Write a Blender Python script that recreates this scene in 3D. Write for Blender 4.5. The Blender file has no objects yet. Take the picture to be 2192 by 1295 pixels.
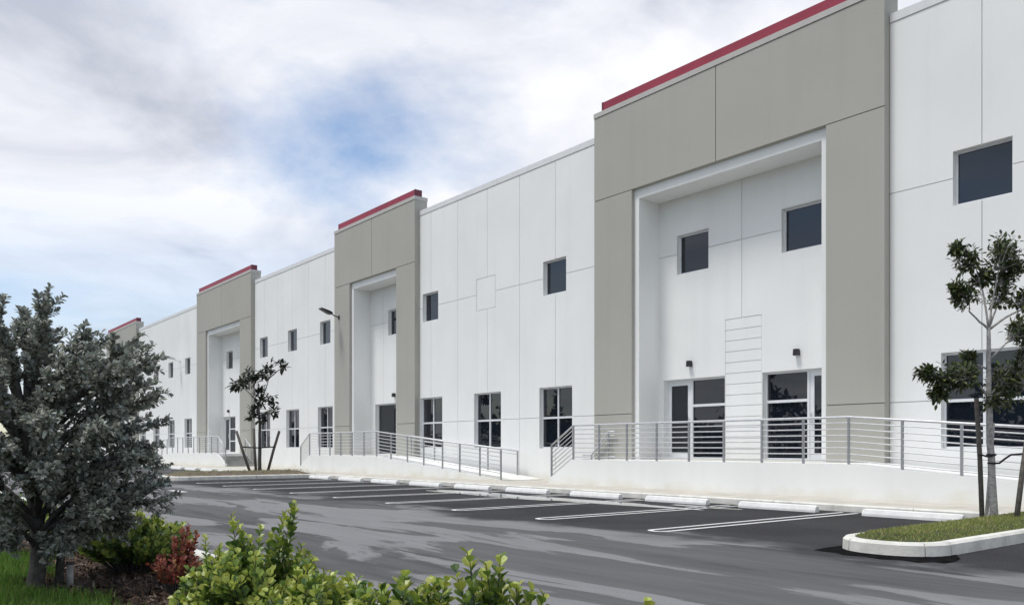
import bpy, math, random
from mathutils import Vector, Matrix
random.seed(7)
SC = bpy.context.scene
COL = SC.collection

# ------------------------------------------------------------------ camera
FPX, CXP, HYP, CAMH = 1770.0, 1096.0, 957.5, 1.30
YAW = math.atan2(FPX, 1406.0)
FW = Vector((-math.sin(YAW), math.cos(YAW), 0)); RT = Vector((math.cos(YAW), math.sin(YAW), 0)); UP = Vector((0, 0, 1))
cam_d = bpy.data.cameras.new('camera'); cam = bpy.data.objects.new('camera', cam_d); COL.objects.link(cam)
cam.location = (0, 0, CAMH); cam.rotation_euler = (math.radians(90), 0, YAW)
cam_d.sensor_width = 36; cam_d.lens = FPX / 2192 * 36; cam_d.shift_y = (HYP - 647.5) / 2192
cam_d.clip_start = .05; cam_d.clip_end = 6000
SC.camera = cam

# ------------------------------------------------------------------ sky, sun, exposure
SUN_EL, SUN_AZ = math.radians(66), math.radians(200)      # azimuth of the sun, clockwise from +Y
W = bpy.data.worlds.new('World'); SC.world = W; W.use_nodes = True
nt = W.node_tree; nt.nodes.clear()
def N(t, **k):
    n = nt.nodes.new(t)
    for a, b in k.items(): setattr(n, a, b)
    return n
def L(a, b): nt.links.new(a, b)
def M_(op, a, b=None, c=None):
    n = N('ShaderNodeMath', operation=op)
    for i, v in enumerate((a, b, c)):
        if v is None: continue
        if isinstance(v, (int, float)): n.inputs[i].default_value = v
        else: L(v, n.inputs[i])
    return n.outputs[0]
sky = N('ShaderNodeTexSky', sky_type='NISHITA'); sky.sun_disc = False
sky.sun_elevation = SUN_EL; sky.sun_rotation = SUN_AZ; sky.air_density = 1.0; sky.dust_density = .8; sky.ozone_density = 1.5
bgs = N('ShaderNodeBackground'); bgs.inputs[1].default_value = .13; L(sky.outputs[0], bgs.inputs[0])
tc = N('ShaderNodeTexCoord'); sp = N('ShaderNodeSeparateXYZ'); L(tc.outputs['Generated'], sp.inputs[0])
zz = M_('ADD', M_('MAXIMUM', sp.outputs[2], 0.0), .14)
cb = N('ShaderNodeCombineXYZ'); L(M_('DIVIDE', sp.outputs[0], zz), cb.inputs[0]); L(M_('DIVIDE', sp.outputs[1], zz), cb.inputs[1])
mp = N('ShaderNodeMapping'); mp.inputs['Location'].default_value = (11.66, -2.86, 0); L(cb.outputs[0], mp.inputs[0])
n1 = N('ShaderNodeTexNoise'); n1.inputs['Scale'].default_value = .62; n1.inputs['Detail'].default_value = 10; n1.inputs['Roughness'].default_value = .56; n1.inputs['Distortion'].default_value = .25
L(mp.outputs[0], n1.inputs['Vector'])
cr = N('ShaderNodeValToRGB'); cr.color_ramp.elements[0].position = .365; cr.color_ramp.elements[1].position = .53
L(n1.outputs[0], cr.inputs[0])
n2 = N('ShaderNodeTexNoise'); n2.inputs['Scale'].default_value = 1.5; n2.inputs['Detail'].default_value = 9; n2.inputs['Roughness'].default_value = .55; n2.inputs['Distortion'].default_value = .4
mp2 = N('ShaderNodeMapping'); mp2.inputs['Location'].default_value = (9.2, -4.1, 2.0); L(cb.outputs[0], mp2.inputs[0]); L(mp2.outputs[0], n2.inputs['Vector'])
cr2 = N('ShaderNodeValToRGB')
e = cr2.color_ramp.elements; e[0].position = .33; e[0].color = (.43, .455, .53, 1); e[1].position = .62; e[1].color = (.77, .78, .81, 1)
em = e.new(.47); em.color = (.62, .64, .70, 1)
L(n2.outputs[0], cr2.inputs[0])
bgc = N('ShaderNodeBackground'); bgc.inputs[1].default_value = 1.0; L(cr2.outputs[0], bgc.inputs[0])
mx = N('ShaderNodeMixShader'); cov = N('ShaderNodeMapRange', interpolation_type='SMOOTHSTEP'); cov.inputs[1].default_value = .14; cov.inputs[2].default_value = .30; cov.inputs[3].default_value = .50; cov.inputs[4].default_value = 1.0; L(sp.outputs[2], cov.inputs[0])
hzn = N('ShaderNodeMapRange', interpolation_type='SMOOTHSTEP'); hzn.inputs[1].default_value = .02; hzn.inputs[2].default_value = .15; hzn.inputs[3].default_value = .45; hzn.inputs[4].default_value = 0.0; L(sp.outputs[2], hzn.inputs[0])
# thinner cloud low down, white haze at the horizon
L(M_('MULTIPLY', cr.outputs[0], M_('MINIMUM', M_('ADD', cov.outputs[0], hzn.outputs[0]), 1.0)), mx.inputs[0]); L(bgs.outputs[0], mx.inputs[1]); L(bgc.outputs[0], mx.inputs[2])
wo = N('ShaderNodeOutputWorld'); L(mx.outputs[0], wo.inputs[0])

sd = bpy.data.lights.new('sun', 'SUN'); sd.energy = 2.0; sd.angle = math.radians(14); sd.color = (1.0, .965, .91)
so = bpy.data.objects.new('sun', sd); COL.objects.link(so); so.location = (-20, -20, 40)
sdir = Vector((math.sin(SUN_AZ) * math.cos(SUN_EL), math.cos(SUN_AZ) * math.cos(SUN_EL), math.sin(SUN_EL)))
so.rotation_euler = sdir.to_track_quat('Z', 'Y').to_euler()
SC.view_settings.view_transform = 'Standard'; SC.view_settings.look = 'None'; SC.view_settings.gamma = 1
SC.view_settings.use_curve_mapping = False; SC.view_settings.exposure = .38

# ------------------------------------------------------------------ pixel helpers (photo pixels of 2192 x 1295)
def at(px, py, d):
    return cam.location + d * (FW + (px - CXP) / FPX * RT + (HYP - py) / FPX * UP)
def on_ground(px, py, z=0.):
    return at(px, py, (CAMH - z) * FPX / (py - HYP))

# ------------------------------------------------------------------ materials
def mat(name, col, rough=.7, var=0., vscale=3., metal=0., bump=0., bscale=60., ior=1.45, col2=None, spec=None, detail=6):
    m = bpy.data.materials.new(name); m.use_nodes = True
    t = m.node_tree; b = t.nodes['Principled BSDF']
    b.inputs['Base Color'].default_value = (*col, 1); b.inputs['Roughness'].default_value = rough
    b.inputs['Metallic'].default_value = metal; b.inputs['IOR'].default_value = ior
    if spec is not None: b.inputs['Specular IOR Level'].default_value = spec
    g = t.nodes.new('ShaderNodeNewGeometry')
    if var or col2:
        n = t.nodes.new('ShaderNodeTexNoise'); n.inputs['Scale'].default_value = vscale; n.inputs['Detail'].default_value = detail
        n.inputs['Roughness'].default_value = .62
        t.links.new(g.outputs['Position'], n.inputs['Vector'])
        r = t.nodes.new('ShaderNodeValToRGB'); e = r.color_ramp.elements
        c2 = col2 or tuple(min(1, c * (1 + var)) for c in col)
        c1 = col if col2 else tuple(c * (1 - var) for c in col)
        e[0].position = .35; e[0].color = (*c1, 1); e[1].position = .65; e[1].color = (*c2, 1)
        t.links.new(n.outputs[0], r.inputs[0]); t.links.new(r.outputs[0], b.inputs['Base Color'])
    if bump:
        n = t.nodes.new('ShaderNodeTexNoise'); n.inputs['Scale'].default_value = bscale; n.inputs['Detail'].default_value = 4
        t.links.new(g.outputs['Position'], n.inputs['Vector'])
        bp = t.nodes.new('ShaderNodeBump'); bp.inputs['Strength'].default_value = bump; bp.inputs['Distance'].default_value = .01
        t.links.new(n.outputs[0], bp.inputs['Height']); t.links.new(bp.outputs[0], b.inputs['Normal'])
    return m

def stucco(name, col, stain):
    """painted tilt-up concrete: faint cloudy paint, faint vertical rain streaks, yellowish splash stains low down"""
    m = mat(name, col, rough=.75, bump=.12, bscale=45)
    t = m.node_tree; b = t.nodes['Principled BSDF']
    g = next(n for n in t.nodes if n.type == 'NEW_GEOMETRY')
    def noise(sc, vec, det=5):
        n = t.nodes.new('ShaderNodeTexNoise'); n.inputs['Scale'].default_value = sc; n.inputs['Detail'].default_value = det
        t.links.new(vec, n.inputs['Vector']); return n.outputs[0]
    def ramp(v, p0, p1, c0, c1):
        r = t.nodes.new('ShaderNodeValToRGB'); e = r.color_ramp.elements
        e[0].position = p0; e[1].position = p1; e[0].color = (*c0, 1); e[1].color = (*c1, 1); t.links.new(v, r.inputs[0]); return r.outputs[0]
    def mul(a, bb):
        x = t.nodes.new('ShaderNodeMix'); x.data_type = 'RGBA'; x.blend_type = 'MULTIPLY'; x.inputs[0].default_value = 1
        t.links.new(a, x.inputs[6]); t.links.new(bb, x.inputs[7]); return x.outputs[2]
    pos = g.outputs['Position']
    base = ramp(noise(.45, pos), .3, .7, tuple(c * .955 for c in col), tuple(min(1, c * 1.02) for c in col))
    mpn = t.nodes.new('ShaderNodeMapping'); mpn.inputs['Scale'].default_value = (2.2, 2.2, .10); t.links.new(pos, mpn.inputs[0])
    streak = ramp(noise(1.0, mpn.outputs[0], 7), .30, .50, (.965, .968, .965), (1, 1, 1))
    s = t.nodes.new('ShaderNodeSeparateXYZ'); t.links.new(pos, s.inputs[0])
    mr = t.nodes.new('ShaderNodeMapRange'); mr.inputs[1].default_value = 0.; mr.inputs[2].default_value = .75; t.links.new(s.outputs[2], mr.inputs[0])
    ad = t.nodes.new('ShaderNodeMath'); ad.operation = 'ADD'; t.links.new(mr.outputs[0], ad.inputs[0]); t.links.new(noise(1.6, pos), ad.inputs[1])
    low = ramp(ad.outputs[0], .5, 1.0, stain, (1, 1, 1))
    t.links.new(mul(mul(base, streak), low), b.inputs['Base Color'])
    return m

WHITE = stucco('white_stucco', (.80, .808, .792), (.90, .86, .76))
TAUPE = stucco('taupe_stucco', (.395, .385, .345), (.92, .89, .84))
CAPW = mat('white_coping', (.70, .71, .71), .6, var=.04)
CAPT = mat('taupe_coping', (.47, .455, .43), .6, var=.04)
RED = mat('red_metal', (.29, .028, .055), .5, var=.10, vscale=.8)
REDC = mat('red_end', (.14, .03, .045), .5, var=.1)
ALU = mat('white_aluminium', (.68, .70, .72), .4, var=.04)
STEEL = mat('galvanised_rail', (.60, .61, .62), .42, metal=.35, var=.08, vscale=8)
GLASS = mat('tinted_glass', (.008, .011, .017), .015, ior=1.62)
ROOF = mat('roof', (.5, .5, .48), .9, var=.1)
CONC = mat('concrete', (.50, .475, .42), .9, var=.12, vscale=1.6, bump=.3, bscale=30)
KERB = mat('kerb_concrete', (.66, .65, .60), .9, var=.16, vscale=3.5, bump=.4, bscale=35)
STOPM = mat('wheel_stop_paint', (.78, .78, .76), .85, var=.08, vscale=5, bump=.3, bscale=40)
POSTM = mat('rail_post_steel', (.34, .35, .36), .42, metal=.4, var=.1, vscale=8)
STEPM = mat('step_concrete', (.34, .335, .32), .9, var=.15, vscale=3)
BLACK = mat('black_metal', (.02, .02, .022), .45)
LAMPM = mat('lamp_lens', (.55, .55, .52), .2)
LINE = mat('line_paint', (.70, .70, .69), .7, var=.0, vscale=9, col2=(.45, .45, .45))
LINE.node_tree.nodes['Color Ramp'].color_ramp.elements[0].position = .55; LINE.node_tree.nodes['Color Ramp'].color_ramp.elements[1].position = .8
SOIL = mat('mulch_soil', (.035, .025, .018), .95, var=.5, vscale=14, bump=.8, bscale=30)
BARK = mat('grey_bark', (.36, .345, .325), .9, var=.35, vscale=22, bump=.6, bscale=50)
BARKD = mat('dark_bark', (.075, .07, .066), .95, var=.4, vscale=18, bump=.7, bscale=40)
STAKE = mat('weathered_stake', (.11, .10, .088), .9, var=.3, vscale=16)
STAKEP = mat('pale_stake', (.42, .41, .40), .9, var=.2, vscale=16)
STRAP = mat('black_strap', (.012, .012, .013), .7)
PUD = mat('puddle_water', (.03, .03, .032), .03, ior=1.33)
PATCHM = mat('matte_black', (.012, .012, .013), 1.0, var=.4, vscale=6, spec=.0)
LAWNM = mat('lawn_soil', (.06, .075, .03), .95, var=.4, vscale=5)

def asphalt():
    m = mat('asphalt', (.06, .06, .062), .95, bump=.35, bscale=90, spec=.12)
    t = m.node_tree; b = t.nodes['Principled BSDF']; g = next(n for n in t.nodes if n.type == 'NEW_GEOMETRY')
    pos = g.outputs['Position']
    def mapn(loc, scale, rot=0):
        n = t.nodes.new('ShaderNodeMapping'); n.inputs['Location'].default_value = loc; n.inputs['Scale'].default_value = scale
        n.inputs['Rotation'].default_value = (0, 0, rot); t.links.new(pos, n.inputs[0]); return n.outputs[0]
    def noise(sc, vec, det=6, dist=0., ro=.55):
        n = t.nodes.new('ShaderNodeTexNoise'); n.inputs['Scale'].default_value = sc; n.inputs['Detail'].default_value = det
        n.inputs['Distortion'].default_value = dist; n.inputs['Roughness'].default_value = ro
        t.links.new(vec, n.inputs['Vector']); return n.outputs[0]
    def mr(v, a, c, o0=0., o1=1., smooth=True):
        n = t.nodes.new('ShaderNodeMapRange'); n.inputs[1].default_value = a; n.inputs[2].default_value = c
        n.inputs[3].default_value = o0; n.inputs[4].default_value = o1
        if smooth: n.interpolation_type = 'SMOOTHSTEP'
        t.links.new(v, n.inputs[0]); return n.outputs[0]
    def mth(op, a, c):
        n = t.nodes.new('ShaderNodeMath'); n.operation = op
        for i, v in enumerate((a, c)):
            if isinstance(v, (int, float)): n.inputs[i].default_value = v
            else: t.links.new(v, n.inputs[i])
        return n.outputs[0]
    def mixc(f, a, c):
        x = t.nodes.new('ShaderNodeMix'); x.data_type = 'RGBA'; t.links.new(f, x.inputs[0])
        for i, v in ((6, a), (7, c)):
            if isinstance(v, tuple): x.inputs[i].default_value = (*v, 1)
            else: t.links.new(v, x.inputs[i])
        return x.outputs[2]
    s = t.nodes.new('ShaderNodeSeparateXYZ'); t.links.new(pos, s.inputs[0])
    # worn aisle (Y below about 9.5) against the darker, sealed parking bays
    edge = mth('ADD', s.outputs[1], mr(noise(.35, pos), .3, .7, -1.2, 1.2, False))
    aisle = mr(edge, 8.6, 10.0, 1, 0)
    # pale dried patches, drawn out along the driving direction
    p1 = mr(noise(1., mapn((3.1, 1.4, 0), (.16, .80, 1), .10), 9, .6, .60), .475, .515)
    p2 = mr(noise(1., mapn((13.1, 7.4, 0), (.09, .42, 1), -.06), 8, .4, .58), .45, .58)
    fine = noise(38, pos, 4)
    c = mixc(mr(noise(.5, pos), .35, .65), (.031, .031, .0335), (.044, .044, .0465))
    c = mixc(mth('MULTIPLY', aisle, .75), c, (.086, .086, .088))
    c = mixc(mth('MULTIPLY', mth('MULTIPLY', p2, aisle), .55), c, (.125, .126, .130))
    c = mixc(mth('MULTIPLY', mth('MULTIPLY', p1, aisle), .85), c, (.245, .246, .25))
    streak = mr(noise(1., mapn((1.7, 4.4, 0), (.35, 3.6, 1), .04), 8, .3, .62), .35, .7)
    c = mixc(mth('MULTIPLY', mth('MULTIPLY', streak, aisle), .40), c, (.16, .16, .163))
    c = mixc(mr(fine, .40, .75, 0., .30), c, (.12, .12, .12))
    # small tar spots
    c = mixc(mr(noise(1.7, mapn((5, 2, 0), (.5, 1.4, 1)), 5, .5), .70, .73), c, (.02, .02, .021))
    t.links.new(c, b.inputs['Base Color'])
    return m
ASPH = asphalt()

def leafmat(name, rough=.4, trans=.3, spec=.5):
    m = bpy.data.materials.new(name); m.use_nodes = True; t = m.node_tree; b = t.nodes['Principled BSDF']
    a = t.nodes.new('ShaderNodeAttribute'); a.attribute_name = 'tint'
    t.links.new(a.outputs['Color'], b.inputs['Base Color']); b.inputs['Roughness'].default_value = rough
    b.inputs['Specular IOR Level'].default_value = spec
    tr = t.nodes.new('ShaderNodeBsdfTranslucent'); t.links.new(a.outputs['Color'], tr.inputs[0])
    x = t.nodes.new('ShaderNodeMixShader'); x.inputs[0].default_value = trans
    t.links.new(b.outputs[0], x.inputs[1]); t.links.new(tr.outputs[0], x.inputs[2])
    t.links.new(x.outputs[0], t.nodes['Material Output'].inputs[0])
    return m
LEAF_S = leafmat('shrub_leaf', .38, .35)
LEAF_T = leafmat('tree_leaf', .5, .3)
LEAF_B = leafmat('silver_leaf', .6, .2, .3)
LEAF_G = leafmat('grass_blade', .6, .3, .3)
CHIP = leafmat('mulch_chip', .9, .0, .2)

# ------------------------------------------------------------------ mesh helpers
class MB:
    def __init__(s): s.v = []; s.f = []; s.c = []
    def quad(s, *p):
        i = len(s.v); s.v += [tuple(q) for q in p]; s.f.append(tuple(range(i, i + len(p))))
    def box(s, x0, x1, y0, y1, z0, z1):
        i = len(s.v)
        s.v += [(x0, y0, z0), (x1, y0, z0), (x1, y1, z0), (x0, y1, z0), (x0, y0, z1), (x1, y0, z1), (x1, y1, z1), (x0, y1, z1)]
        for q in ((0, 3, 2, 1), (4, 5, 6, 7), (0, 1, 5, 4), (1, 2, 6, 5), (2, 3, 7, 6), (3, 0, 4, 7)): s.f.append(tuple(i + k for k in q))
        return s
    def prism(s, prof, y0, y1):            # profile in x,z (counter-clockwise seen from -Y), extruded along Y
        n = len(prof); i = len(s.v)
        s.v += [(x, y0, z) for x, z in prof] + [(x, y1, z) for x, z in prof]
        s.f.append(tuple(range(i, i + n))); s.f.append(tuple(i + n + k for k in reversed(range(n))))
        for k in range(n):
            j = (k + 1) % n; s.f.append((i + k, i + n + k, i + n + j, i + j))
        return s
    def tube(s, pts, rad, seg=8, cap=True):
        pts = [Vector(p) for p in pts]; rad = rad if isinstance(rad, (list, tuple)) else [rad] * len(pts)
        i = len(s.v); prev = None
        for k, p in enumerate(pts):
            a = pts[max(k - 1, 0)]; b = pts[min(k + 1, len(pts) - 1)]; d = (b - a).normalized()
            if prev is None:
                n = d.orthogonal().normalized()
            else:
                n = prev - prev.dot(d) * d; n = n.normalized() if n.length > 1e-6 else d.orthogonal().normalized()
            prev = n; m = d.cross(n)
            for q in range(seg):
                an = 2 * math.pi * q / seg; s.v.append(tuple(p + rad[k] * (math.cos(an) * n + math.sin(an) * m)))
        for k in range(len(pts) - 1):
            for q in range(seg):
                r = (q + 1) % seg; s.f.append((i + k * seg + q, i + k * seg + r, i + (k + 1) * seg + r, i + (k + 1) * seg + q))
        if cap:
            s.f.append(tuple(i + q for q in reversed(range(seg)))); o = i + (len(pts) - 1) * seg; s.f.append(tuple(o + q for q in range(seg)))
        return s
    def mesh(s, name, m, smooth=False):
        me = bpy.data.meshes.new(name); me.from_pydata(s.v, [], s.f); me.materials.append(m)
        if s.c:
            at_ = me.color_attributes.new('tint', 'FLOAT_COLOR', 'POINT')
            flat = []
            for c in s.c: flat += [c[0], c[1], c[2], 1.]
            at_.data.foreach_set('color', flat)
        if smooth: me.polygons.foreach_set('use_smooth', [True] * len(me.polygons))
        me.update(); return me
    def build(s, name, m, parent=None, smooth=False):
        return link(name, s.mesh(name, m, smooth), parent)

def link(name, me, parent=None):
    o = bpy.data.objects.new(name, me); COL.objects.link(o)
    if parent is not None:
        o.parent = parent
        o.matrix_parent_inverse = Matrix.Translation(-parent.location) if parent.parent is None else Matrix()
    return o
def tag(o, label=None, cat=None, group=None, kind=None):
    for k, v in (('label', label), ('category', cat), ('group', group), ('kind', kind)):
        if v: o[k] = v
    return o
def thing(name, loc, label, cat, group=None):
    o = bpy.data.objects.new(name, None); COL.objects.link(o); o.location = loc; o.empty_display_size = .2
    return tag(o, label, cat, group)

def panel(x0, x1, z0, z1, y0, th, holes=(), outer=True, back=False):
    """a slab in the XZ plane facing -Y with rectangular openings"""
    mb = MB(); hs = []
    for a, b, c, d in holes:
        a, b, c, d = max(a, x0), min(b, x1), max(c, z0), min(d, z1)
        if b - a > .001 and d - c > .001: hs.append((a, b, c, d))
    xs = sorted({x0, x1, *[h[0] for h in hs], *[h[1] for h in hs]}); zs = sorted({z0, z1, *[h[2] for h in hs], *[h[3] for h in hs]})
    def solid(i, j):
        if i < 0 or j < 0 or i >= len(xs) - 1 or j >= len(zs) - 1: return None
        cx = (xs[i] + xs[i + 1]) / 2; cz = (zs[j] + zs[j + 1]) / 2
        return not any(h[0] < cx < h[1] and h[2] < cz < h[3] for h in hs)
    y1 = y0 + th
    for i in range(len(xs) - 1):
        for j in range(len(zs) - 1):
            if not solid(i, j): continue
            a, b, c, d = xs[i], xs[i + 1], zs[j], zs[j + 1]
            mb.quad((a, y0, c), (b, y0, c), (b, y0, d), (a, y0, d))
            if back: mb.quad((a, y1, c), (a, y1, d), (b, y1, d), (b, y1, c))
            for di, dj, q in ((-1, 0, ((a, y1, c), (a, y0, c), (a, y0, d), (a, y1, d))), (1, 0, ((b, y0, c), (b, y1, c), (b, y1, d), (b, y0, d))),
                              (0, -1, ((a, y0, c), (a, y1, c), (b, y1, c), (b, y0, c))), (0, 1, ((a, y0, d), (b, y0, d), (b, y1, d), (a, y1, d)))):
                t = solid(i + di, j + dj)
                if t is False or (t is None and outer): mb.quad(*q)
    return mb

# ------------------------------------------------------------------ ground, road, pavement
YK, YR, YP, YW, YB = 15.72, 17.6, 19.5, 19.75, 20.6       # kerb, landing front, portal front, white wall, back of the porches
ZS, ZF = .14, .92                                         # pavement height, floor height
g = MB(); g.box(-1500, 1500, -1500, 1500, -.5, -.03); tag(g.build('ground', LAWNM), 'grassy ground stretching away around the site', 'ground', kind='structure')
a = MB(); a.box(-170, 70, 3.06, YK, -.028, 0); park = a.build('parking_lot', ASPH)
tag(park, 'grey asphalt parking lot with pale dried patches', 'parking lot', kind='structure')
s = MB(); s.box(-170, 70, YK + .16, 20.7, -.028, ZS); walk = s.build('sidewalk', CONC)
tag(walk, 'cream concrete pavement along the foot of the warehouse', 'pavement', kind='structure')
def kerb_run(name, parent, p0, p1, w, h, seglen, m=KERB):
    """straight kerb cut into stones with open joints"""
    p0 = Vector(p0); p1 = Vector(p1); d = p1 - p0; n = max(1, round(d.length / seglen)); u = d.normalized(); q = Vector((-u.y, u.x))
    for k in range(n):
        a = p0 + d * (k / n) + u * .006; b = p0 + d * ((k + 1) / n) - u * .006
        mb = MB(); ch = .025
        prof = [(0, -.02), (w, -.02), (w, h - ch), (w - ch, h), (ch, h), (0, h - ch)]
        i = 0
        for c in (a, b):
            mb.v += [(c.x + q.x * t, c.y + q.y * t, z) for t, z in prof]
        nn = len(prof)
        mb.f.append(tuple(range(nn))); mb.f.append(tuple(nn + r for r in reversed(range(nn))))
        for r in range(nn): mb.f.append((r, nn + r, nn + (r + 1) % nn, (r + 1) % nn))
        mb.build(name, m, parent)
kerb_run('kerb_stone', walk, (-130, YK), (20, YK), .156, ZS + .004, 3.05)

# painted hairpin lines between the bays
X0 = -8.69; BAY = 2.735
def hairpin(x):
    mb = MB(); z = .004; w = .09; hw = .20; ya = 9.68; yb = 15.5
    jx = random.uniform(-.02, .02); x += jx
    def strip(pts, w):
        for a, b in zip(pts[:-1], pts[1:]):
            a = Vector(a); b = Vector(b); d = (b - a).normalized(); q = Vector((-d.y, d.x)) * w / 2; e = d * w * .25
            mb.quad(*[(p.x, p.y, z) for p in (a - q - e, b - q + e, b + q + e, a + q - e)])
    # one outline ring: straight sides and a rounded end
    out = []; inn = []
    for k in range(13):
        an = math.pi + math.pi * k / 12
        out.append((x + hw * math.cos(an), ya + hw + hw * math.sin(an))); inn.append((x + (hw - w) * math.cos(an), ya + hw + (hw - w) * math.sin(an)))
    out = [(x - hw, yb)] + out + [(x + hw, yb)]; inn = [(x - hw + w, yb)] + inn + [(x + hw - w, yb)]
    i = len(mb.v); n = len(out)
    mb.v += [(p[0], p[1], z) for p in out] + [(p[0], p[1], z) for p in inn]
    for k in range(n - 1): mb.f.append((k, k + 1, n + k + 1, n + k))
    o = mb.build('painted_line', LINE, park)
ISL_A = (-5.82, -4.50); ISL_B = (-36.15, -33.42)
bounds = [X0 - BAY * k for k in range(0, 9)] + [ISL_B[0] - .25 - BAY * k for k in range(1, 14)]
for x in bounds: hairpin(x)
mb = MB(); mb.box(-26.1, -24.8, 7.4, 7.62, .0035, .0042); mb.build('painted_line', LINE, park)   # stop bar across the aisle

def blob(name, cx, cy, rx, ry, z, m, label, cat, n=40, rough=.25, seed=1):
    rnd = random.Random(seed); ph = [rnd.uniform(0, 6.28) for _ in range(4)]
    mb = MB(); pts = []
    for k in range(n):
        a = 2 * math.pi * k / n; r = 1 + rough * (math.sin(2 * a + ph[0]) * .5 + math.sin(3 * a + ph[1]) * .4 + math.sin(5 * a + ph[2]) * .3 + math.sin(9 * a + ph[3]) * .2)
        pts.append((cx + rx * r * math.cos(a), cy + ry * r * math.sin(a), z))
    mb.quad(*pts); return tag(mb.build(name, m), label, cat, kind='structure')
blob('puddle', -16.7, 13.75, 4.2, .62, .006, PUD, 'thin rain puddle mirroring the white wall before the wheel stops', 'puddle', seed=4, rough=.35)
blob('puddle', -11.6, 14.55, .9, .22, .006, PUD, 'small shallow rain puddle beside a painted bay line', 'puddle', seed=9, rough=.35)
mb = MB(); mb.quad(*[(p.x, p.y, .0045) for p in (on_ground(*q) for q in ((1742, 1177), (1760, 1180), (1790, 1183), (1806, 1188), (1850, 1191), (1885, 1197), (1930, 1199), (1965, 1204), (2000, 1203), (2022, 1206), (2048, 1201), (2056, 1196), (2040, 1180), (1950, 1168), (1850, 1158), (1815, 1162), (1800, 1168), (1768, 1172)))])  # thin matte black sheet on the asphalt along the island nose
tag(mb.build('black_patch', PATCHM), 'black patch on the asphalt at the nose of the kerbed island', 'asphalt patch', kind='structure')

# wheel stops
def stop_mesh():
    L2 = .915; mb = MB()
    sec = [(-.085, 0), (.085, 0), (.085, .045), (.055, .125), (.035, .135), (-.035, .135), (-.055, .125), (-.085, .045)]
    xs = [(-L2, .0), (-L2 + .05, 1), (L2 - .05, 1), (L2, .0)]
    i = 0; n = len(sec)
    for x, f in xs:
        for y, z in sec:
            k = 1 if f else .86
            mb.v.append((x, y * (1 if f else .9), z * k))
    for r in range(3):
        for q in range(n): mb.f.append((r * n + q, (r + 1) * n + q, (r + 1) * n + (q + 1) % n, r * n + (q + 1) % n))
    mb.f.append(tuple(range(n))); mb.f.append(tuple(3 * n + q for q in reversed(range(n))))
    return mb.mesh('wheel_stop', STOPM)
SM = stop_mesh()
stops = [X0 + BAY / 2 - BAY * k for k in range(0, 10)] + [ISL_B[0] - .25 - BAY / 2 - BAY * k for k in range(0, 13)]
for i, x in enumerate(stops):
    o = link('wheel_stop', SM); o.location = (x + random.uniform(-.05, .05), 15.12 + random.uniform(-.04, .04), 0); o.rotation_euler.z = random.uniform(-.012, .012)
    ORD = 'first second third fourth fifth sixth seventh eighth ninth tenth eleventh twelfth thirteenth'.split()
    lab = 'white concrete wheel stop, %s from the island with the pale-barked sapling' % ORD[i] if i < 10 else 'white concrete wheel stop, %s beyond the island with the dark-leaved sapling' % ORD[i - 10]
    tag(o, lab, 'wheel stop', 'wheel stops along the kerb')

# ------------------------------------------------------------------ the warehouse
bld = thing('warehouse', (-40, YW, 0), 'long white two-storey warehouse with taupe entrance portals and red copings', 'warehouse')
ZT = 11.62; ZTOP = 11.84
DEEP = .62

def bar_frame(mb, x0, x1, z0, z1, y0, y1, w):
    mb.box(x0, x0 + w, y0, y1, z0, z1); mb.box(x1 - w, x1, y0, y1, z0, z1)
    mb.box(x0 + w, x1 - w, y0, y1, z0, z0 + w); mb.box(x0 + w, x1 - w, y0, y1, z1 - w, z1)
PANES = {}
def pane(x0, x1, z0, z1, y, parent):
    # panes never sit perfectly plane: a hair of tilt each
    m = MB().box(x0, x1, y, y + .012, z0, z1); a, b = random.uniform(-.004, .004), random.uniform(-.004, .004)
    m.v = [(v[0], v[1] + (a if v[0] == x0 else -a) + (b if v[2] == z0 else -b), v[2]) for v in m.v]
    return m.build('pane', GLASS, parent)
def window(xc, z0, z1, w, y, grid=True):
    x0, x1 = xc - w / 2, xc + w / 2; yf = y + .10; mb = MB(); fw = .05
    bar_frame(mb, x0 + .002, x1 - .002, z0 + .002, z1 - .002, yf, yf + .08, fw)
    zm = (z0 + z1) / 2
    if grid:
        mb.box(xc - .03, xc + .03, yf + .004, yf + .076, z0 + fw, z1 - fw)
        mb.box(x0 + fw, xc - .03, yf + .006, yf + .074, zm - .035, zm + .035); mb.box(xc + .03, x1 - fw, yf + .006, yf + .074, zm - .035, zm + .035)
    o = mb.build('window', ALU, bld)
    if grid:
        for a, b in ((x0 + fw - .004, xc - .026), (xc + .026, x1 - fw + .004)):
            for c, d in ((z0 + fw - .004, zm - .031), (zm + .031, z1 - fw + .004)): pane(a, b, c, d, yf + .045, o)
    else:
        pane(x0 + fw - .004, x1 - fw + .004, z0 + fw - .004, z1 - fw + .004, yf + .045, o)
LW = (1.27, 3.49, 1.78); UW = (6.84, 8.09, 1.25)

def split_wall(x0, x1, z0, z1, vx, hz, holes, y, m, name, gap=.020, extra=()):
    """panels divided by recessed joints at vx / hz over a continuous backing"""
    xs = [x0] + sorted(v for v in vx if x0 < v < x1) + [x1]; zs = [z0] + sorted(hz) + [z1]
    for i in range(len(xs) - 1):
        for j in range(len(zs) - 1):
            a = xs[i] + (gap / 2 if i else 0); b = xs[i + 1] - (gap / 2 if i < len(xs) - 2 else 0)
            c = zs[j] + (gap / 2 if j else 0); d = zs[j + 1] - (gap / 2 if j < len(zs) - 2 else 0)
            panel(a, b, c, d, y, .03, list(holes) + list(extra)).build(name, m, bld)
    panel(x0, x1, z0, z1, y + .031, .30, holes).build('wall_core', m, bld)

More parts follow.
